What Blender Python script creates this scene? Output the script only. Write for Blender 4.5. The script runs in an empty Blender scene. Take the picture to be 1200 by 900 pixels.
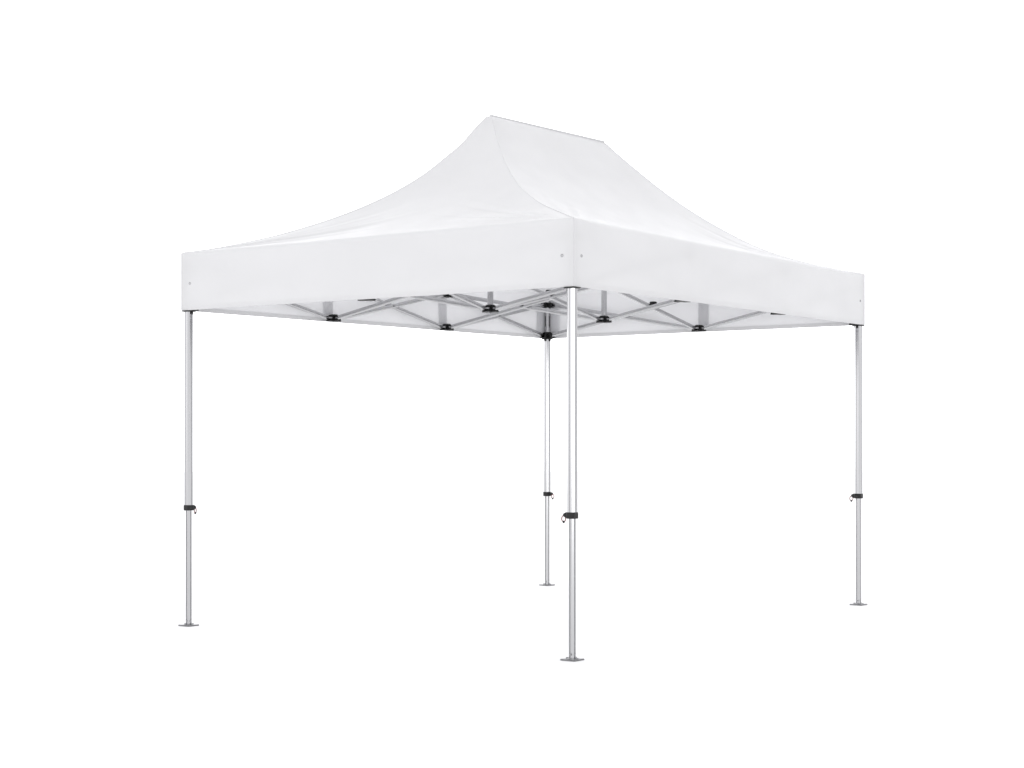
import bpy, bmesh, math, random
from mathutils import Vector, Matrix
random.seed(4)
S = bpy.context.scene
COL = S.collection

# ------------------------------------------------------------------ camera
YAW = 0.6293
cam_d = bpy.data.cameras.new("camera")
cam = bpy.data.objects.new("camera", cam_d)
COL.objects.link(cam)
S.camera = cam
cam.location = (-8.634, -6.0741, 1.3085)
cam.rotation_euler = (math.pi / 2, 0, YAW - math.pi / 2)      # level camera
cam_d.sensor_fit = 'HORIZONTAL'
cam_d.sensor_width = 36.0
cam_d.lens = 36.0 * 2089.394 / 1200.0
cam_d.shift_x = 0.0
cam_d.shift_y = 64.6179 / 1200.0
cam_d.clip_start = 0.1
cam_d.clip_end = 500.0

# ------------------------------------------------------------------ white studio surround
W = bpy.data.worlds.new("World")
S.world = W
W.use_nodes = True
nt = W.node_tree
bg = nt.nodes["Background"]
tc = nt.nodes.new("ShaderNodeTexCoord")
def vdot(vec):
    n = nt.nodes.new("ShaderNodeVectorMath"); n.operation = 'DOT_PRODUCT'
    nt.links.new(tc.outputs["Generated"], n.inputs[0]); n.inputs[1].default_value = vec
    return n.outputs["Value"]
def ramp(sock, lo, hi, v0, v1):
    n = nt.nodes.new("ShaderNodeMapRange"); n.interpolation_type = 'SMOOTHSTEP'
    n.inputs["From Min"].default_value = lo; n.inputs["From Max"].default_value = hi
    n.inputs["To Min"].default_value = v0; n.inputs["To Max"].default_value = v1
    nt.links.new(sock, n.inputs["Value"]); return n.outputs["Result"]
def mth(op, a, b):
    n = nt.nodes.new("ShaderNodeMath"); n.operation = op
    for i, v in enumerate((a, b)):
        if isinstance(v, (int, float)): n.inputs[i].default_value = v
        else: nt.links.new(v, n.inputs[i])
    return n.outputs[0]
fx, fy = math.cos(YAW), math.sin(YAW)
ENV_BACK, ENV_FRONT, ENV_LEFT, ENV_TOP = 1.13, 1.50, 0.50, .97
def az(deg):
    return (math.cos(math.radians(deg)), math.sin(math.radians(deg)), 0)
wall = ramp(vdot(az(math.degrees(YAW))), 0.35, 0.85, 0.0, ENV_FRONT)   # bright backdrop behind the tent
side = ramp(vdot(az(142)), 0.45, 0.95, 0.0, ENV_LEFT)                  # lit wall on the left, dimmer room elsewhere
env = mth('ADD', mth('ADD', wall, side), ENV_BACK)
up = ramp(vdot((0, 0, 1)), 0.25, 0.95, 0.0, 1.0)
mix = nt.nodes.new("ShaderNodeMix"); mix.data_type = 'FLOAT'
nt.links.new(up, mix.inputs["Factor"]); nt.links.new(env, mix.inputs["A"]); mix.inputs["B"].default_value = ENV_TOP
nt.links.new(mix.outputs["Result"], bg.inputs["Strength"])
bg.inputs["Color"].default_value = (0.985, 0.985, 1.0, 1)

def area_lamp(name, loc, target, size, power):
    d = bpy.data.lights.new(name, 'AREA'); d.shape = 'RECTANGLE'
    d.size, d.size_y = size; d.energy = power
    o = bpy.data.objects.new(name, d); COL.objects.link(o)
    o.location = loc
    o.rotation_euler = (Vector(target) - Vector(loc)).to_track_quat('-Z', 'Y').to_euler()
    return o
area_lamp("softbox_lamp", (-8.2, -11.8, 2.6), (0.5, 0.5, 1.5), (2.2, 4.5), 95)

S.view_settings.view_transform = 'Standard'
S.view_settings.look = 'None'
S.view_settings.exposure = 0.05
S.view_settings.gamma = 1.0

# ------------------------------------------------------------------ materials
def new_mat(name):
    m = bpy.data.materials.new(name); m.use_nodes = True
    n = m.node_tree.nodes; l = m.node_tree.links
    return m, n, l, n["Principled BSDF"], n["Material Output"]
def noise(n, l, scale, detail=3, vec_scale=(1, 1, 1)):
    t = n.new("ShaderNodeTexCoord"); mp = n.new("ShaderNodeMapping"); mp.inputs["Scale"].default_value = vec_scale
    x = n.new("ShaderNodeTexNoise"); x.inputs["Scale"].default_value = scale; x.inputs["Detail"].default_value = detail
    l.new(t.outputs["Object"], mp.inputs["Vector"]); l.new(mp.outputs["Vector"], x.inputs["Vector"])
    return x.outputs["Fac"]
def mapr(n, l, sock, a, b):
    r = n.new("ShaderNodeMapRange"); r.inputs["From Min"].default_value = .3; r.inputs["From Max"].default_value = .7
    r.inputs["To Min"].default_value = a; r.inputs["To Max"].default_value = b
    l.new(sock, r.inputs["Value"]); return r.outputs["Result"]
def grey(n, l, sock, a, b):
    c = n.new("ShaderNodeMix"); c.data_type = 'RGBA'
    l.new(sock, c.inputs["Factor"]); c.inputs["A"].default_value = (*a, 1); c.inputs["B"].default_value = (*b, 1)
    return c.outputs["Result"]
def bump(n, l, sock, strength, dist):
    b = n.new("ShaderNodeBump"); b.inputs["Strength"].default_value = strength; b.inputs["Distance"].default_value = dist
    l.new(sock, b.inputs["Height"]); return b.outputs["Normal"]

def fabric(name, lo, hi, trans, inner_lift=None):
    m, n, l, p, out = new_mat(name)
    big = noise(n, l, 1.7, 4); fine = noise(n, l, 260, 2)
    col = grey(n, l, mapr(n, l, big, 0, 1), lo, hi)
    if inner_lift:                                                     # inner face coloured whiter to brighten the shaded underside of the cloth
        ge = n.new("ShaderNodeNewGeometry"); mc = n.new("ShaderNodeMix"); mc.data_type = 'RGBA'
        l.new(ge.outputs["Backfacing"], mc.inputs["Factor"]); l.new(col, mc.inputs["A"]); mc.inputs["B"].default_value = (*inner_lift, 1)
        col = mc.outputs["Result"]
    l.new(col, p.inputs["Base Color"])
    l.new(mapr(n, l, noise(n, l, 5, 3), .42, .52), p.inputs["Roughness"])
    p.inputs["Specular IOR Level"].default_value = .4
    nm = bump(n, l, fine, .12, .0006); l.new(nm, p.inputs["Normal"])
    tr = n.new("ShaderNodeBsdfTranslucent"); tr.inputs["Color"].default_value = (.85, .85, .87, 1)
    mx = n.new("ShaderNodeMixShader"); mx.inputs["Fac"].default_value = trans
    l.new(p.outputs[0], mx.inputs[1]); l.new(tr.outputs[0], mx.inputs[2]); l.new(mx.outputs[0], out.inputs["Surface"])
    return m
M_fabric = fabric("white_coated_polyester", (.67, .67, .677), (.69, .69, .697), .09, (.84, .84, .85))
M_double = fabric("doubled_polyester", (.78, .78, .79), (.80, .80, .81), .45)
M_piping = fabric("seam_tape", (.6, .6, .61), (.63, .63, .64), .02)

def metal(name, a, b, rough, streak):
    m, n, l, p, out = new_mat(name)
    s = noise(n, l, 60, 3, streak)
    l.new(grey(n, l, mapr(n, l, s, 0, 1), a, b), p.inputs["Base Color"])
    l.new(mapr(n, l, s, rough * .95, rough * 1.06), p.inputs["Roughness"])
    p.inputs["Metallic"].default_value = 1.0
    return m
M_alu = metal("brushed_aluminium", (.52, .52, .53), (.55, .55, .56), .19, (1, 1, .004))
M_bar = metal("anodised_aluminium", (.48, .48, .49), (.52, .52, .53), .24, (1, 1, 1))
M_steel = metal("zinc_plated_steel", (.33, .33, .34), (.42, .42, .43), .33, (1, 1, 1))

def plain(name, a, b, rough, spec=.5):
    m, n, l, p, out = new_mat(name)
    l.new(grey(n, l, mapr(n, l, noise(n, l, 40, 3), 0, 1), a, b), p.inputs["Base Color"])
    l.new(mapr(n, l, noise(n, l, 90, 2), rough * .8, rough * 1.2), p.inputs["Roughness"])
    p.inputs["Specular IOR Level"].default_value = spec
    return m
M_foot = metal("worn_steel", (.19, .19, .195), (.28, .28, .29), .38, (1, 1, 1))
M_black = plain("black_nylon", (.008, .008, .0085), (.014, .014, .0145), .45, .32)
M_ring = plain("red_brown_ring", (.22, .07, .07), (.3, .12, .11), .35)
M_floor = plain("white_studio_floor", (.93, .93, .93), (.95, .95, .95), .8, .1)

# ------------------------------------------------------------------ mesh helpers (world coordinates in, own origin out)
ORG = {}
def build(name, bm, mat, parent=None, origin=(0, 0, 0), smooth=None, outward=None):
    origin = Vector(origin)
    bmesh.ops.translate(bm, verts=bm.verts, vec=-origin)
    bmesh.ops.recalc_face_normals(bm, faces=bm.faces) if smooth != 'keep' else None
    if outward is not None:                                        # cloth: front side of every face looks away from the inside
        bm.normal_update()
        if sum((f.normal * f.calc_area() for f in bm.faces), Vector()).dot(Vector(outward)) < 0:
            bmesh.ops.reverse_faces(bm, faces=bm.faces)
    me = bpy.data.meshes.new(name); bm.to_mesh(me); bm.free()
    me.materials.append(mat)
    o = bpy.data.objects.new(name, me); COL.objects.link(o)
    ORG[o] = origin
    if parent: o.parent = parent; o.location = origin - ORG[parent]
    else: o.location = origin
    if smooth:
        for p in me.polygons: p.use_smooth = True
        if smooth == 'auto':
            me.set_sharp_from_angle(angle=math.radians(35))
    return o

def prism(bm, rings, closed=True, cap=True):
    vs = [[bm.verts.new(p) for p in r] for r in rings]
    k = len(vs[0])
    for a, b in zip(vs, vs[1:]):
        for i in range(k if closed else k - 1):
            j = (i + 1) % k
            bm.faces.new((a[i], a[j], b[j], b[i]))
    if cap:
        bm.faces.new(list(reversed(vs[0]))); bm.faces.new(vs[-1])

def rounded_rect(w, h, r, n=2):
    pts = []
    for cx, cy, a0 in ((w/2-r, h/2-r, 0), (-w/2+r, h/2-r, 90), (-w/2+r, -h/2+r, 180), (w/2-r, -h/2+r, 270)):
        for k in range(n + 1):
            a = math.radians(a0 + 90 * k / n); pts.append((cx + r * math.cos(a), cy + r * math.sin(a)))
    return pts

def beam(bm, a, b, w, h, r, side, n=2):
    """rounded rectangular bar a->b; w across 'side', h across the other axis"""
    a, b = Vector(a), Vector(b); d = (b - a).normalized()
    s = (Vector(side) - d * d.dot(Vector(side))).normalized(); u = d.cross(s)
    prof = rounded_rect(w, h, r, n)
    prism(bm, [[p + s * x + u * y for x, y in prof] for p in (a, b)])

def box(bm, c, dx, dy, sx, sy, sz, bev=.003):
    """box with axes dx, dy, z and sizes, lightly chamfered"""
    c = Vector(c); dx = Vector(dx).normalized(); dy = Vector(dy).normalized(); dz = Vector((0, 0, 1))
    b = min(bev, sz * .45)
    rings = []
    for z, ins in ((-sz/2, b), (-sz/2 + b, 0), (sz/2 - b, 0), (sz/2, b)):
        rings.append([c + dx * x + dy * y + dz * z for x, y in rounded_rect(sx - 2*ins, sy - 2*ins, max(bev, .001), 1)])
    prism(bm, rings)

def cyl(bm, a, b, r0, r1=None, n=16):
    a, b = Vector(a), Vector(b); d = (b - a).normalized(); r1 = r0 if r1 is None else r1
    s = d.orthogonal().normalized(); u = d.cross(s)
    prism(bm, [[p + (s * math.cos(2*math.pi*k/n) + u * math.sin(2*math.pi*k/n)) * r for k in range(n)] for p, r in ((a, r0), (b, r1))])

def tube(bm, path, r, n=8, closed=False):
    path = [Vector(p) for p in path]; rings = []; prev = None
    for i, p in enumerate(path):
        if closed: t = (path[(i+1) % len(path)] - path[i-1]).normalized()
        else: t = (path[min(i+1, len(path)-1)] - path[max(i-1, 0)]).normalized()
        s = t.orthogonal().normalized() if prev is None else (prev - t * t.dot(prev)).normalized()
        prev = s; u = t.cross(s)
        rings.append([p + (s * math.cos(2*math.pi*k/n) + u * math.sin(2*math.pi*k/n)) * r for k in range(n)])
    if closed: rings.append(rings[0])
    if closed:
        vs = [[bm.verts.new(q) for q in rg] for rg in rings[:-1]]
        for i in range(len(vs)):
            a, b = vs[i], vs[(i+1) % len(vs)]
            for k in range(n):
                bm.faces.new((a[k], a[(k+1) % n], b[(k+1) % n], b[k]))
    else: prism(bm, rings)

# ------------------------------------------------------------------ ground
bm = bmesh.new()
rs = [0, 3, 8, 20, 60]
c0 = bm.verts.new((2.2, 1.5, 0)); prev = None
for r in rs[1:]:
    ring = [bm.verts.new((2.2 + r * math.cos(2*math.pi*k/48), 1.5 + r * math.sin(2*math.pi*k/48), 0)) for k in range(48)]
    for k in range(48):
        j = (k + 1) % 48
        bm.faces.new((c0, ring[k], ring[j]) if prev is None else (prev[k], ring[k], ring[j], prev[j]))
    prev = ring
g = build("ground", bm, M_floor); g["kind"] = "structure"; g["label"] = "plain white studio floor under the canopy tent"

# ------------------------------------------------------------------ tent dimensions
CN = {'F': Vector((.070, -.188, 0)), 'L': Vector((.102, 3.151, 0)), 'R': Vector((4.387, -.038, 0)), 'B': Vector((4.485, 3.098, 0))}
HEM, EAVE, PEAK = 2.210, 2.614, 3.607
ZLO, ZHI = 2.236, 2.505
INS = .0355
C1, C2 = Vector((1.518, 1.507, 0)), Vector((2.939, 1.471, 0))
CTR = sum(CN.values(), Vector()) / 4
Z = Vector((0, 0, 1))
def lerp(a, b, t): return a * (1 - t) + b * t

tent = bpy.data.objects.new("canopy_tent", None); COL.objects.link(tent)
tent.location = (CTR.x, CTR.y, 0); tent.empty_display_size = .3
ORG[tent] = Vector((CTR.x, CTR.y, 0))
tent["label"] = "white pop-up canopy tent with peaked roof on four aluminium legs"
tent["category"] = "canopy tent"

# ------------------------------------------------------------------ roof cover and valances
PROF = [(0, 1), (.008, .996), (.02, .977), (.035, .943), (.055, .896), (.097, .792), (.153, .687), (.209, .588), (.278, .49), (.348, .407),
        (.42, .334), (.486, .276), (.55, .226), (.624, .174), (.7, .126), (.761, .094), (.82, .065), (.871, .042), (.93, .02), (1, 0)]
PROF_SHARP = [(0, 1), (.055, .9), (.136, .763), (.217, .633), (.298, .516), (.38, .411), (.461, .32), (.54, .239), (.625, .168), (.7, .121), (.79, .075), (.9, .031), (1, 0)]                      # far ridge end: no rounding
PROF_NEAR = PROF[:8] + [(.348, .418), (.42, .35), (.49, .295), (.55, .25), (.624, .199), (.7, .154), (.8, .1), (.9, .049), (1, 0)]
def hz(s, PROF=PROF):
    s = min(max(s, 0), 1)
    for i in range(len(PROF) - 1):
        if s <= PROF[i+1][0]:
            p1, p2 = PROF[i], PROF[i+1]
            p0 = PROF[i-1] if i else p1; p3 = PROF[i+2] if i + 2 < len(PROF) else (1.1, -.028)
            h = p2[0] - p1[0]; t = (s - p1[0]) / h
            m1 = (p2[1]-p0[1]) / (p2[0]-p0[0]); m2 = (p3[1]-p1[1]) / (p3[0]-p1[0])
            return ((2*t**3-3*t*t+1)*p1[1] + (t**3-2*t*t+t)*h*m1 + (-2*t**3+3*t*t)*p2[1] + (t**3-t*t)*h*m2)
    return 0
def hip(apex, corner, s):
    p = lerp(apex, corner, s)
    prof = PROF_SHARP if apex is C2 else PROF_NEAR if corner is CN['F'] else PROF
    return Vector((p.x, p.y, EAVE + (PEAK - EAVE) * hz(s, prof)))

FACES = [('F', 'L', C1, C1), ('R', 'F', C2, C1), ('B', 'R', C2, C2), ('L', 'B', C1, C2)]   # corner a -> b, apex a, apex b
NS, NT = 90, 120
def sstep(a, b, x):
    t = min(max((x - a) / (b - a), 0), 1); return t * t * (3 - 2 * t)
bm = bmesh.new(); val_tops = {}
for fi, (a, b, A, B) in enumerate(FACES):
    e = (CN[b] - CN[a]); n_in = Vector((-e.y, e.x, 0)).normalized()
    if n_in.dot(CTR - CN[a]) < 0: n_in = -n_in
    ln = e.length; rows = []; tops = []
    ph = random.uniform(0, 6)
    for j in range(NT + 1):
        t = .5 - .5 * math.cos(math.pi * j / NT); t = .5 * t + .5 * j / NT
        col = []
        edge = min(t, 1 - t) * ln
        R = .004 + .034 * sstep(.02, .30, edge)                     # radius of the fold over the eave
        for i in range(NS + 1):
            s = (i / NS) ** 1.25
            p = lerp(hip(A, CN[a], s), hip(B, CN[b], s), t)
            # cloth: gentle belly between the hips and pull lines running out of the corners
            w = 4 * t * (1 - t)
            p.z -= .030 * w * math.sin(math.pi * s) * (1 if A is not B else .6)
            for q, tt in ((0, t), (1, 1 - t)):
                dd = tt * ln * (s if A is B else 1); rr = (1 - s) * 1.9
                ang = math.atan2(rr, dd + 1e-6); dist = math.hypot(rr, dd)
                amp = .0075 * sstep(.03, .35, dist) * (1 - sstep(.5, 1.5, dist)) * math.sin(2 * ang) ** 2
                p.z += amp * (math.sin(21 * ang + ph + q * 2) + .6 * math.sin(37 * ang + 2 * ph))
            p.z += .0035 * math.sin(9 * t * ln / 3 + ph + 3 * s) * sstep(.35, .75, s) * (1 - sstep(.9, 1, s)) * w
            din = n_in.dot(p - CN[a])
            if din < R * 1.2 and i > 10: break
            col.append(p)
        # replace the last stretch by an arc that turns down into the valance
        p0 = col[-1]; d0 = n_in.dot(p0 - CN[a])
        base = lerp(CN[a], CN[b], t)
        q1 = Vector((base.x, base.y, EAVE - R * .85))
        q0 = Vector((base.x, base.y, p0.z - d0 * .16))
        for k in range(1, 9):
            u = k / 8
            col.append(p0 * (1-u)**2 + q0 * 2*u*(1-u) + q1 * u*u)
        n0 = 62
        rows.append(col); tops.append(q1)
    m = min(len(c) for c in rows)
    # resample each column to the same count by arc length of its roof part
    out = []
    for col in rows:
        roof, arc = col[:-8], col[-8:]
        L = [0]
        for k in range(1, len(roof)): L.append(L[-1] + (roof[k] - roof[k-1]).length)
        res = []; k = 0; NR = 80
        for i in range(NR + 1):
            tgt = L[-1] * i / NR
            while k < len(L) - 2 and L[k+1] < tgt: k += 1
            res.append(lerp(roof[k], roof[k+1], (tgt - L[k]) / max(L[k+1] - L[k], 1e-9)))
        out.append(res + arc)
    vs = [[bm.verts.new(p) for p in c] for c in out]
    for x in range(NT):
        for y in range(len(out[0]) - 1):
            q = (vs[x][y], vs[x+1][y], vs[x+1][y+1], vs[x][y+1])
            if (q[0].co - q[1].co).length < 1e-7: bm.faces.new((q[0], q[2], q[3]))
            else: bm.faces.new(q)
    val_tops[(a, b)] = (tops, n_in)
bmesh.ops.remove_doubles(bm, verts=bm.verts, dist=2e-5)
roof = build("roof_cover", bm, M_fabric, tent, (CTR.x, CTR.y, EAVE), 'auto', (0, 0, 1))

bm = bmesh.new()
tube(bm, [Vector((C1.x, C1.y, PEAK + .002)), Vector((C2.x, C2.y, PEAK + .002))], .008, 10)
build("ridge_piping", bm, M_piping, roof, (C1.x, C1.y, PEAK), 'auto')
for cn, ap in (('F', C1), ('L', C1), ('R', C2), ('B', C2)):
    bm = bmesh.new()
    tube(bm, [hip(ap, CN[cn], .004 + .994 * (k / 70) ** 1.2) + Z * .0015 for k in range(71)], .0017, 8)
    build("hip_piping", bm, M_fabric, roof, (ap.x, ap.y, PEAK), 'auto')
for (a, b), (tops, n_in) in val_tops.items():
    bm = bmesh.new(); NV = 16; cols = []; ln = (CN[b] - CN[a]).length; ph = random.uniform(0, 6)
    for j, tp in enumerate(tops):
        t = (tp - tops[0]).dot(tops[-1] - tops[0]) / (tops[-1] - tops[0]).length_squared
        fade = sstep(0, .12, min(t, 1 - t))
        c = []
        for k in range(NV + 1):
            u = k / NV
            off = fade * u * (.006 * math.sin(5.2 * t + ph) + .0028 * math.sin(17 * t + 2 * ph + u) + .0012 * math.sin(41 * t + ph))
            zz = tp.z + (HEM - tp.z) * u
            c.append(Vector((tp.x, tp.y, zz)) + n_in * off)
        cols.append(c)
    for c in cols:                                                 # turned-in hem
        c += [c[-1] + n_in * .003 + Z * -.001, c[-1] + n_in * .004 + Z * .03]
    vs = [[bm.verts.new(p) for p in c] for c in cols]
    for x in range(len(vs) - 1):
        for y in range(len(vs[0]) - 1):
            bm.faces.new((vs[x][y], vs[x][y+1], vs[x+1][y+1], vs[x+1][y]))
    mid = lerp(CN[a], CN[b], .5)
    v = build("valance", bm, M_fabric, tent, (mid.x, mid.y, HEM), 'auto', -n_in)
    # grommets near both corners
    for q, cn, ot in ((0, a, b), (1, b, a)):
        d = (CN[ot] - CN[cn]).normalized()
        p = CN[cn] + d * .085 + Z * (HEM + .185) - n_in * .001
        s = d; bm = bmesh.new()
        tube(bm, [p + s * .0075 * math.cos(2*math.pi*k/20) + Z * .0075 * math.sin(2*math.pi*k/20) for k in range(20)], .0019, 8, True)
        build("eyelet", bm, M_steel, v, p, 'auto')
for cn, sg in (('F', (-1, -1)), ('L', (-1, 1)), ('R', (1, -1)), ('B', (1, 1))):
    bm = bmesh.new()
    p = CN[cn]
    tube(bm, [Vector((p.x, p.y, EAVE - .004)), Vector((p.x, p.y, HEM + .002))], .0035, 8)
    build("corner_seam", bm, M_piping, roof, (p.x, p.y, HEM), 'auto')

# ------------------------------------------------------------------ frame nodes
def inward(c, d=INS):
    v = Vector((CTR.x - c.x, CTR.y - c.y, 0)); return Vector((c.x + math.copysign(d, v.x), c.y + math.copysign(d, v.y), 0))
POST = {k: inward(v) for k, v in CN.items()}
NODE = {'C1': C1, 'C2': C2,
        'K1': lerp(CN['L'], CN['B'], 1/3) + Vector((.041, -.064, 0)), 'K2': lerp(CN['L'], CN['B'], 2/3) + Vector((-.025, -.012 - .04, 0)),
        'M': lerp(CN['R'], CN['B'], .5) + Vector((-.086, -.085, 0)), 'P': lerp(CN['F'], CN['L'], .5) + Vector((.10, .034, 0)),
        'N1': lerp(CN['F'], CN['R'], 1/3) + Vector((-.02, .042, 0)), 'N2': lerp(CN['F'], CN['R'], 2/3) + Vector((-.02, .042, 0))}
ALL = dict(POST); ALL.update(NODE)
BAYS = [('F', 'P'), ('P', 'L'), ('L', 'K1'), ('K1', 'K2'), ('K2', 'B'), ('B', 'M'), ('M', 'R'), ('R', 'N2'), ('N2', 'N1'), ('N1', 'F'),
        ('P', 'C1'), ('C1', 'C2'), ('C2', 'M'), ('N1', 'C1'), ('C1', 'K1'), ('N2', 'C2'), ('C2', 'K2')]
REACH = {k: (.062 if k in POST else .050) for k in ALL}
DIRS = {k: [] for k in ALL}
for a, b in BAYS:
    d = (ALL[b] - ALL[a]).normalized(); DIRS[a].append(d); DIRS[b].append(-d)

# ------------------------------------------------------------------ scissor bars
for a, b in BAYS:
    d = (ALL[b] - ALL[a]).normalized(); s = Vector((-d.y, d.x, 0))
    A, B = ALL[a] + d * REACH[a], ALL[b] - d * REACH[b]
    bars = []
    for za, zb, off in ((ZHI, ZLO, .0095), (ZLO, ZHI, -.0095)):
        bm = bmesh.new()
        p, q = A + Z * za + s * off, B + Z * zb + s * off
        beam(bm, p, q, .015, .032, .004, s)
        bars.append(build("scissor_bar", bm, M_bar, tent, p, 'auto'))
    m = (A + B) / 2 + Z * (ZLO + ZHI) / 2
    bm = bmesh.new()
    cyl(bm, m - s * .021, m + s * .021, .0085, n=12)
    cyl(bm, m - s * .026, m - s * .021, .006, n=6); cyl(bm, m + s * .021, m + s * .027, .0065, n=6)
    build("pivot_bolt", bm, M_steel, bars[0], m, 'auto')
    if (a, b) in (('C1', 'C2'), ('C2', 'M'), ('C2', 'K2')):            # the ridge line bays have a plastic spacer at the crossing
        bm = bmesh.new()
        box(bm, m + Z * .025, d, s, .044, .046, .042, .004); cyl(bm, m + Z * .027 - s * .028, m + Z * .027 + s * .028, .010, n=12)
        build("pivot_spacer", bm, M_black, bars[1], m, 'auto')

# ------------------------------------------------------------------ joints
def lugs(bm, c, dirs, z, reach, flange):
    for d in dirs:
        s = Vector((-d.y, d.x, 0))
        for o in (-1, 1):
            box(bm, c + d * (reach * .62) + s * o * .0215 + Z * z, d, s, reach * .95, .007, .042, .002)
        if flange:
            box(bm, c + d * (reach * .62) + Z * (z - .0215), d, s, reach * 1.1, .050, .009, .002)
def bolts(c, dirs, z, reach, parent):
    for d in dirs:
        s = Vector((-d.y, d.x, 0)); p = c + d * reach + Z * z
        bm = bmesh.new()
        cyl(bm, p - s * .0285, p + s * .0285, .0065, n=8)
        build("joint_bolt", bm, M_steel, parent, p, 'auto')
for k, c in NODE.items():
    for z, low in ((ZLO, True), (ZHI, False)):
        bm = bmesh.new()
        d0 = DIRS[k][0]; s0 = Vector((-d0.y, d0.x, 0))
        box(bm, c + Z * (z + .004), d0, s0, .056, .056, .048, .006)
        lugs(bm, c, DIRS[k], z, REACH[k], low)
        j = build("frame_joint", bm, M_black, tent, c + Z * z, 'auto')
        bolts(c, DIRS[k], z, REACH[k], j)

# ------------------------------------------------------------------ two centre poles
def octagon(c, w, ch, z, d):
    e = Vector((-d.y, d.x, 0)); r = w / 2
    return [c + d * x + e * y + Z * z for x, y in ((r, r-ch), (r-ch, r), (-r+ch, r), (-r, r-ch), (-r, -r+ch), (-r+ch, -r), (r-ch, -r), (r, -r+ch))]
for ap in (C1, C2):
    d = (C2 - C1).normalized(); bm = bmesh.new()
    prism(bm, [octagon(ap, .040, .011, z, d) for z in (ZLO + .012, PEAK - .07)])
    pole = build("roof_pole", bm, M_alu, tent, ap + Z * ZLO, 'auto')
    bm = bmesh.new()
    prism(bm, [octagon(ap, w, .013, z, d) for w, z in ((.046, PEAK - .12), (.046, PEAK - .04), (.03, PEAK - .022))])
    build("pole_cap", bm, M_black, pole, ap + Z * (PEAK - .1), 'auto')

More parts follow.
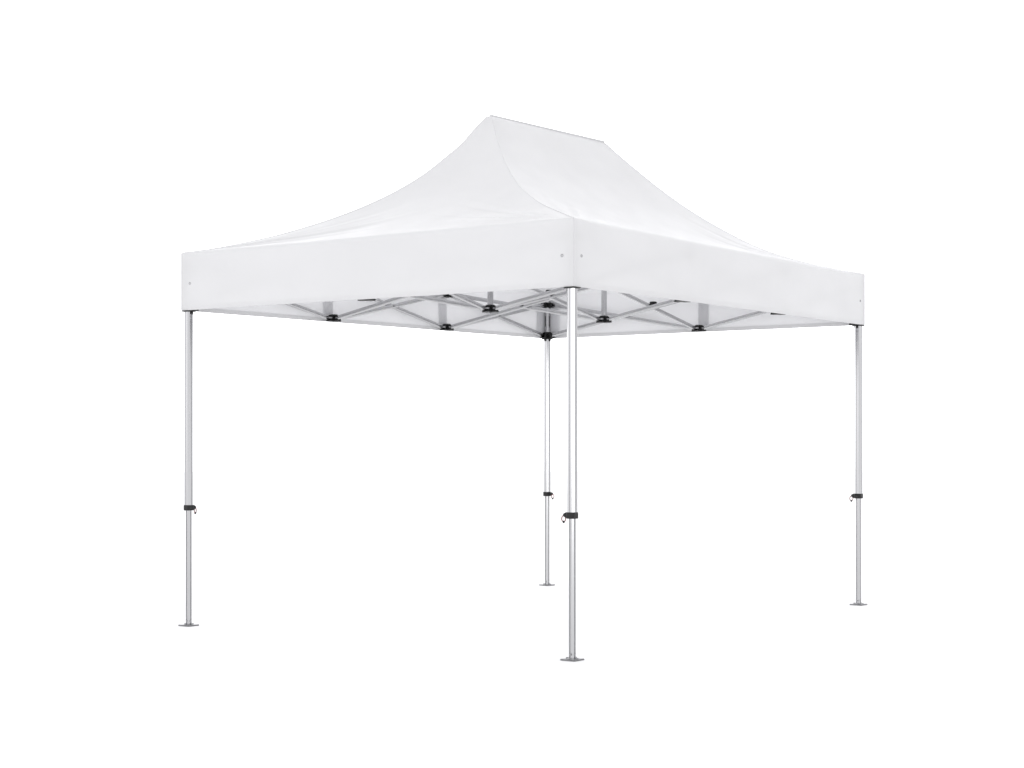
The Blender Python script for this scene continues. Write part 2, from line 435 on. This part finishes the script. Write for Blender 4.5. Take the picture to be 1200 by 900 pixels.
# ------------------------------------------------------------------ legs
CLAMP = {'F': .857, 'L': .828, 'R': .860, 'B': .818}
LUG = {'F': 'L', 'L': 'B', 'B': 'R', 'R': 'B'}
for k, c in POST.items():
    ld = (POST[LUG[k]] - c).normalized(); ls = Vector((-ld.y, ld.x, 0))
    zc = CLAMP[k]
    bm = bmesh.new()
    def grooved(w, ch, z, g=.004, gd=.003):
        e = ls; r = w / 2
        quad = [(r, -r+ch), (r, -g), (r-gd, -g*.75), (r-gd, g*.75), (r, g), (r, r-ch)]
        pts = []
        for q in range(4):
            for x, y in quad:
                for _ in range(q): x, y = -y, x
                pts.append(c + ld * x + e * y + Z * z)
        return pts
    prism(bm, [grooved(.054, .012, z) for z in (zc, EAVE - .045)])
    leg = build("leg", bm, M_alu, tent, c + Z * zc, 'auto')
    bm = bmesh.new()
    prism(bm, [grooved(.037, .008, z, .0085, .006) for z in (.004, zc + .02)])
    build("lower_leg", bm, M_alu, leg, c, 'auto')
    # foot: plate with a short socket and bolt heads
    bm = bmesh.new()
    box(bm, c + Z * .005, ld, ls, .104, .104, .010, .002)
    build("foot_plate", bm, M_foot, leg, c, 'auto')
    bm = bmesh.new()
    for q in (-1, 1):
        cyl(bm, c + ld * q * .037 + Z * .007, c + ld * q * .037 + Z * .017, .008, n=6)
        cyl(bm, c + ls * q * .037 + Z * .007, c + ls * q * .037 + Z * .017, .008, n=6)
        cyl(bm, c + ls * q * .0175 + Z * .035, c + ls * q * .021 + Z * .035, .006, n=10)
        cyl(bm, c + ld * q * .0175 + Z * .035, c + ld * q * .021 + Z * .035, .006, n=10)
    build("foot_bolt", bm, M_steel, leg, c, 'auto')
    # height clamp with its tapered lug
    bm = bmesh.new()
    prism(bm, [octagon(c, w, .011, zc + z, ld) for w, z in ((.056, -.019), (.060, -.016), (.060, .016), (.056, .019))])
    prof = [(.024, -.018), (.034, -.018), (.056, -.006), (.059, .002), (.055, .010), (.036, .019), (.024, .019)]
    prism(bm, [[c + ld * x + ls * o + Z * (zc + z) for x, z in prof] for o in (-.013, .013)])
    build("height_clamp", bm, M_black, leg, c + Z * zc, 'auto')
    # release ring hanging from the lug
    rc = c + ld * .062 + Z * (zc - .021); tilt = (ld + ls * .25).normalized()
    bm = bmesh.new()
    tube(bm, [rc + tilt * .0125 * math.cos(2*math.pi*q/24) + Z * .018 * math.sin(2*math.pi*q/24) for q in range(24)], .0032, 8, True)
    ring = build("pull_ring", bm, M_ring, leg, rc, 'auto')
    bm = bmesh.new()
    cyl(bm, rc - Z * .026, rc - Z * .012, .005, .0085, n=12)
    build("ring_grip", bm, M_black, leg, rc, 'auto')
    # top bracket and slide bracket that carry the scissor bars
    for name, z, low in (("top_bracket", ZHI, False), ("slide_bracket", ZLO, True)):
        bm = bmesh.new()
        zz = ((.061, -.022), (.061, .024)) if not low else ((.059, -.012), (.061, -.010), (.061, .026), (.057, .030))
        prism(bm, [octagon(c, w, .012, z + h, ld) for w, h in zz])
        lugs(bm, c, DIRS[k], z, REACH[k], low)
        if low:
            prism(bm, [octagon(c, w, .016, z + h, ld) for w, h in ((.080, -.035), (.086, -.033), (.086, -.0285), (.060, -.028), (.060, -.012))])
            for d in DIRS[k]:
                box(bm, c + d * .034 + Z * (z - .040), d, Vector((-d.y, d.x, 0)), .010, .012, .024, .002)
        br = build(name, bm, M_black, leg, c + Z * z, 'auto')
    # black wear strips in the grooves between the two brackets
    bm = bmesh.new()
    for d in (ld, -ld, ls, -ls):
        box(bm, c + d * .0262 + Z * (ZLO + .125), d, Vector((-d.y, d.x, 0)), .003, .011, .095, .001)
    build("wear_strip", bm, M_black, leg, c + Z * ZLO, 'auto')

# ------------------------------------------------------------------ doubled strips of cloth sewn inside each valance behind the joints
for (a, b), keys in {('L', 'B'): ('K1', 'K2'), ('B', 'R'): ('M',)}.items():
    n_in = val_tops[(a, b)][1]; e = (CN[b] - CN[a]).normalized()
    for k in keys:
        p = CN[a] + e * e.dot(NODE[k] - CN[a]) + n_in * .011
        bm = bmesh.new()
        box(bm, p + Z * (HEM + .19), e, n_in, .10, .0016, .36, .0007)
        build("reinforcing_strip", bm, M_double, tent, p + Z * HEM, 'auto')
    # pad behind each corner
for cn in ('B',):
    c = CN[cn]
    for d in DIRS[cn]:
        o = [x for x in DIRS[cn] if x is not d][0]
        bm = bmesh.new()
        n = (o - d * o.dot(d)).normalized()
        box(bm, c + d * .085 + n * .012 + Z * (HEM + .19), d, n, .13, .003, .36, .001)
        build("corner_patch", bm, M_double, tent, c + Z * HEM, 'auto')
